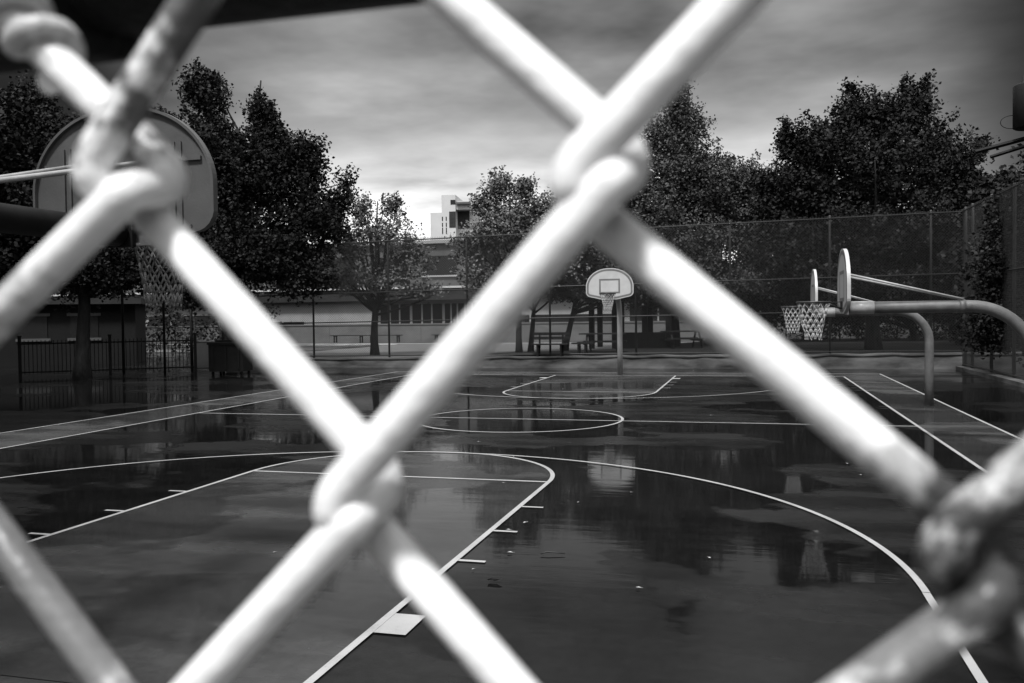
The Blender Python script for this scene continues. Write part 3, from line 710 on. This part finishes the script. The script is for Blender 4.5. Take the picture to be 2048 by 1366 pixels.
def picnic(label, loc, rz=0):
    t = thing('picnic_table', label, 'picnic table', loc, rz, 'picnic tables behind the far fence')
    mb = MB()
    for k in range(5): mb.box((-.85, -.36+k*.15, .72), (.85, -.23+k*.15, .765))
    mb.build('tabletop', MT['wood'], t)
    for y in (-.75, .47):
        mb = MB(); mb.box((-.85, y, .42), (.85, y+.28, .46)); mb.build('seat', MT['wood'], t)
    for x in (-.6, .6):
        mb = MB(); mb.box((x-.04, -.70, .34), (x+.04, .70, .415))
        for s in (-1, 1): mb.tube([(x+.045, s*.62, 0), (x+.045, s*.2, .715)], .04, 6)
        mb.build('leg', MT['wood'], t)
q = at(1205, 700, 34); picnic('dark picnic table just left of the far hoop pole', (q[0], q[1], .4))
q = at(1365, 700, 37); picnic('dark picnic table under the trees right of the shelter', (q[0], q[1], .4), .4)
sh = thing('picnic_shelter', 'dark timber shelter with square posts behind the far hoop', 'shelter', (at(1290, 700, 38)[0], at(1290, 700, 38)[1], .4))
for x in (-2.3, -1.3, 0, 1.0):
    for y in (0, 2.2):
        mb = MB(); mb.box((x-.11, y-.11, 0), (x+.11, y+.11, 2.05)); mb.build('post', MT['wood'], sh)
mb = MB(); mb.box((-2.7, -.4, 2.052), (1.4, 2.6, 2.2)); mb.build('roof', MT['wood'], sh)
mb = MB(); mb.box((-1.25, -.35, 0), (.9, -.14, .62)); mb.box((-1.25, -.35, .622), (.9, -.05, .70)); mb.build('planter', MT['wood'], sh)

# bollard / gate / picket fence / bin at the left
gate = thing('iron_picket_fence', 'black iron picket fence with narrow bars left of the gate', 'fence', (-19.6, 20.6, 0), .70)
mb = MB()
for k in range(44): mb.box((k*.125, -.012, .08), (k*.125+.024, .012, 1.24))
mb.build('pickets', MT['iron'], gate)
for z in (.14, 1.10):
    mb = MB(); mb.box((0, .013, z), (5.5, .045, z+.05)); mb.build('rail', MT['iron'], gate)
for x in (0, 2.75, 5.55):
    mb = MB(); mb.box((x-.05, -.05, 0), (x+.05, .05, 1.36)); mb.box((x-.065, -.065, 1.36), (x+.065, .065, 1.4)); mb.build('post', MT['iron'], gate)
for x, y0, lb in ((248, 748, 'thin dark steel post standing before the iron picket fence'), (330, 742, 'dark steel post below the net of the nearest hoop')):
    q = on_y(x, y0, 22.5); mb = MB(); mb.tube([(q[0], 22.5, -.02), (q[0], 22.5, 3.4), (q[0], 22.5, 3.45)], [.045, .045, .03], 10)
    tag(mb.build('steel_post', MT['iron']), lb, 'post')
mg = thing('metal_gate', 'closed chain link gate with light panel between posts at left', 'gate', (at(390, 716, 33)[0], at(390, 716, 33)[1], 0), .1)
mb = MB(); mb.box((0, -.01, .1), (1.0, .01, 1.0)); mb.build('panel', MT['wall'], mg)
mb = MB()
for a, b in (((0, 0, .06), (0, 0, 2.0)), ((1.02, 0, .06), (1.02, 0, 2.0)), ((0, 0, 1.03), (1.02, 0, 1.03)), ((0, 0, 2.0), (1.02, 0, 2.0)), ((0, 0, .07), (1.02, 0, .07))): mb.tube([a, b], .025, 8)
mb.build('frame', MT['zincd'], mg)
for x in (-.12, 1.14):
    mb = MB(); mb.tube([(x, 0, 0), (x, 0, 2.3)], .05, 10); mb.tube([(x, 0, 2.3), (x, 0, 2.34), (x, 0, 2.44), (x, 0, 2.48)], [.03, .09, .09, .02], 10); mb.build('post', MT['iron'], mg)
bn = thing('waste_container', 'large dark lidded waste container by the far fence corner', 'waste container', (at(462, 735, 30)[0], at(462, 735, 30)[1], 0), .15)
mb = MB(); mb.box((-.6, -.4, .12), (.6, .4, 1.02)); 
for x in (-.45, 0, .45): mb.box((x-.04, -.43, .2), (x+.04, -.402, .95))
mb.build('body', MT['box'], bn)
mb = MB(); mb.box((-.63, -.45, 1.022), (.63, .43, 1.10)); mb.box((-.6, .1, 1.102), (.6, .4, 1.16)); mb.build('lid', MT['box'], bn)
for x in (-.5, .5):
    for y in (-.3, .3):
        mb = MB(); mb.tube([(x-.03, y, .06), (x+.03, y, .06)], .06, 12); mb.build('wheel', MT['iron'], bn)
hut = thing('brick_hut', 'small dark hut with pale window frames beyond the picket fence', 'building', (-25.5, 27.5, 0), .55)
mb = MB(); mb.box((-4, 0, 0), (4, 4, 2.6)); mb.build('wall', MT['wallb'], hut)
mb = MB(); mb.box((-4.3, -.4, 2.602), (4.3, 4.3, 2.85)); mb.build('roof', MT['roof'], hut)
for x in (-2.6, -.6, 1.4):
    mb = MB(); mb.box((x, -.03, 1.15), (x+1.1, -.003, 2.1)); w_ = mb.build('window', MT['glass'], hut)
    for z in (1.03, 2.1):
        mb = MB(); mb.box((x-.12, -.06, z), (x+1.22, -.032, z+.12)); mb.build('frame', MT['tile'], w_)

# utility pole with a transformer can at the right edge
UY = 20.6
pr = on_y(2066, 275, UY); zc = pr[2]
fl = thing('utility_pole', 'dark utility pole with transformer can and cross arm at the right edge', 'utility pole', (pr[0], UY, 0), 0)
mb = MB(); mb.tube([(0, 0, -.02), (0, 0, 3), (0, 0, zc+2.2), (0, 0, zc+2.25)], [.15, .13, .10, .08], 14); mb.build('pole', MT['iron'], fl)
pa = on_y(1948, 306, UY)
for dy, dz, th in ((-.14, 0, .055), (.14, -.10, .045)):
    mb = MB(); mb.tube([(pa[0]-pr[0]+abs(dz)*4, dy, pa[2]+dz), (.9, dy, pa[2]+dz+.52)], th, 4, smooth=False); mb.build('cross_arm', MT['iron'], fl)
tb = on_y(2019, 264, UY); tp = on_y(2019, 176, UY); x0 = tb[0]-pr[0]; rc = .36
mb = MB(); mb.tube([(x0+rc, -.30, tb[2]), (x0+rc, -.30, tb[2]+.03), (x0+rc, -.30, tp[2]-.05), (x0+rc, -.30, tp[2]-.02), (x0+rc, -.30, tp[2])], [rc-.05, rc, rc, rc-.02, rc-.07], 24); mb.build('transformer_can', MT['box'], fl)
for k in (-.14, .14):
    mb = MB(); mb.tube([(x0+rc+k, -.30, tp[2]), (x0+rc+k, -.30, tp[2]+.06), (x0+rc+k, -.30, tp[2]+.07), (x0+rc+k, -.30, tp[2]+.2)], [.05, .05, .03, .03], 8); mb.build('insulator', MT['box'], fl)
mb = MB(); mb.tube([(x0+.02-.30*math.sin(a)**.8, -.32, tb[2]+.02+.16*(1-math.cos(a))) for a in np.linspace(0.02, PI-.02, 14)], .009, 6); mb.build('cable', MT['iron'], fl)

# ------------------------------------------------------------------ litter on the wet ground
def leaf_mesh():
    mb = MB(); a = .045
    mb.quad((-a, 0, .002), (-a*.2, -a*.55, .012), (a, 0, .004), (-a*.1, a*.55, .010))
    mb.quad((a, 0, .004), (a*1.4, .004, .006), (a*1.4, .008, .006), (a*.98, .008, .005)); return mb
lf = None
for k in range(46):
    if k < 30: x, y = random.uniform(-4.5, 6.2), random.uniform(7, 26.5)
    else: x, y = random.uniform(0, 6), random.uniform(2, 9)
    if lf is None: lf = leaf_mesh().build('fallen_leaf', MT['litter']); o = lf
    else: o = lf.copy(); COL.objects.link(o)
    o.location = (x, y, .014); s = random.uniform(.3, .65); o.scale = (s, s, s); o.rotation_euler = (0, 0, random.uniform(0, 6.28))
    tag(o, 'tiny pale fallen leaf lying on the wet court', 'leaf', 'fallen leaves on the court')
def onz(x, y, z=0.): d = ray(x, y); return C0 + d*((z-CH)/d[2])
q = onz(1105, 1113); mb = MB(); mb.tube([(q[0]-.09, q[1]-.01, .018), (q[0]-.05, q[1]+.02, .028), (q[0]+.02, q[1]+.03, .024), (q[0]+.09, q[1]+.035, .019)], [.004, .006, .005, .003], 6)
tag(mb.build('twig', MT['twig']), 'thin dark twig lying right of the near key', 'twig')
q = onz(985, 1166); mb = MB()
for k in range(5): mb.quad((q[0]+.01*k-.03, q[1], .016), (q[0]+.02*k-.03, q[1]-.025, .03), (q[0]+.018*k, q[1]+.01, .035), (q[0]+.01*k-.02, q[1]+.03, .02))
tag(mb.build('fallen_leaf', MT['twig']), 'crumpled dark leaf beside the near key line', 'leaf')
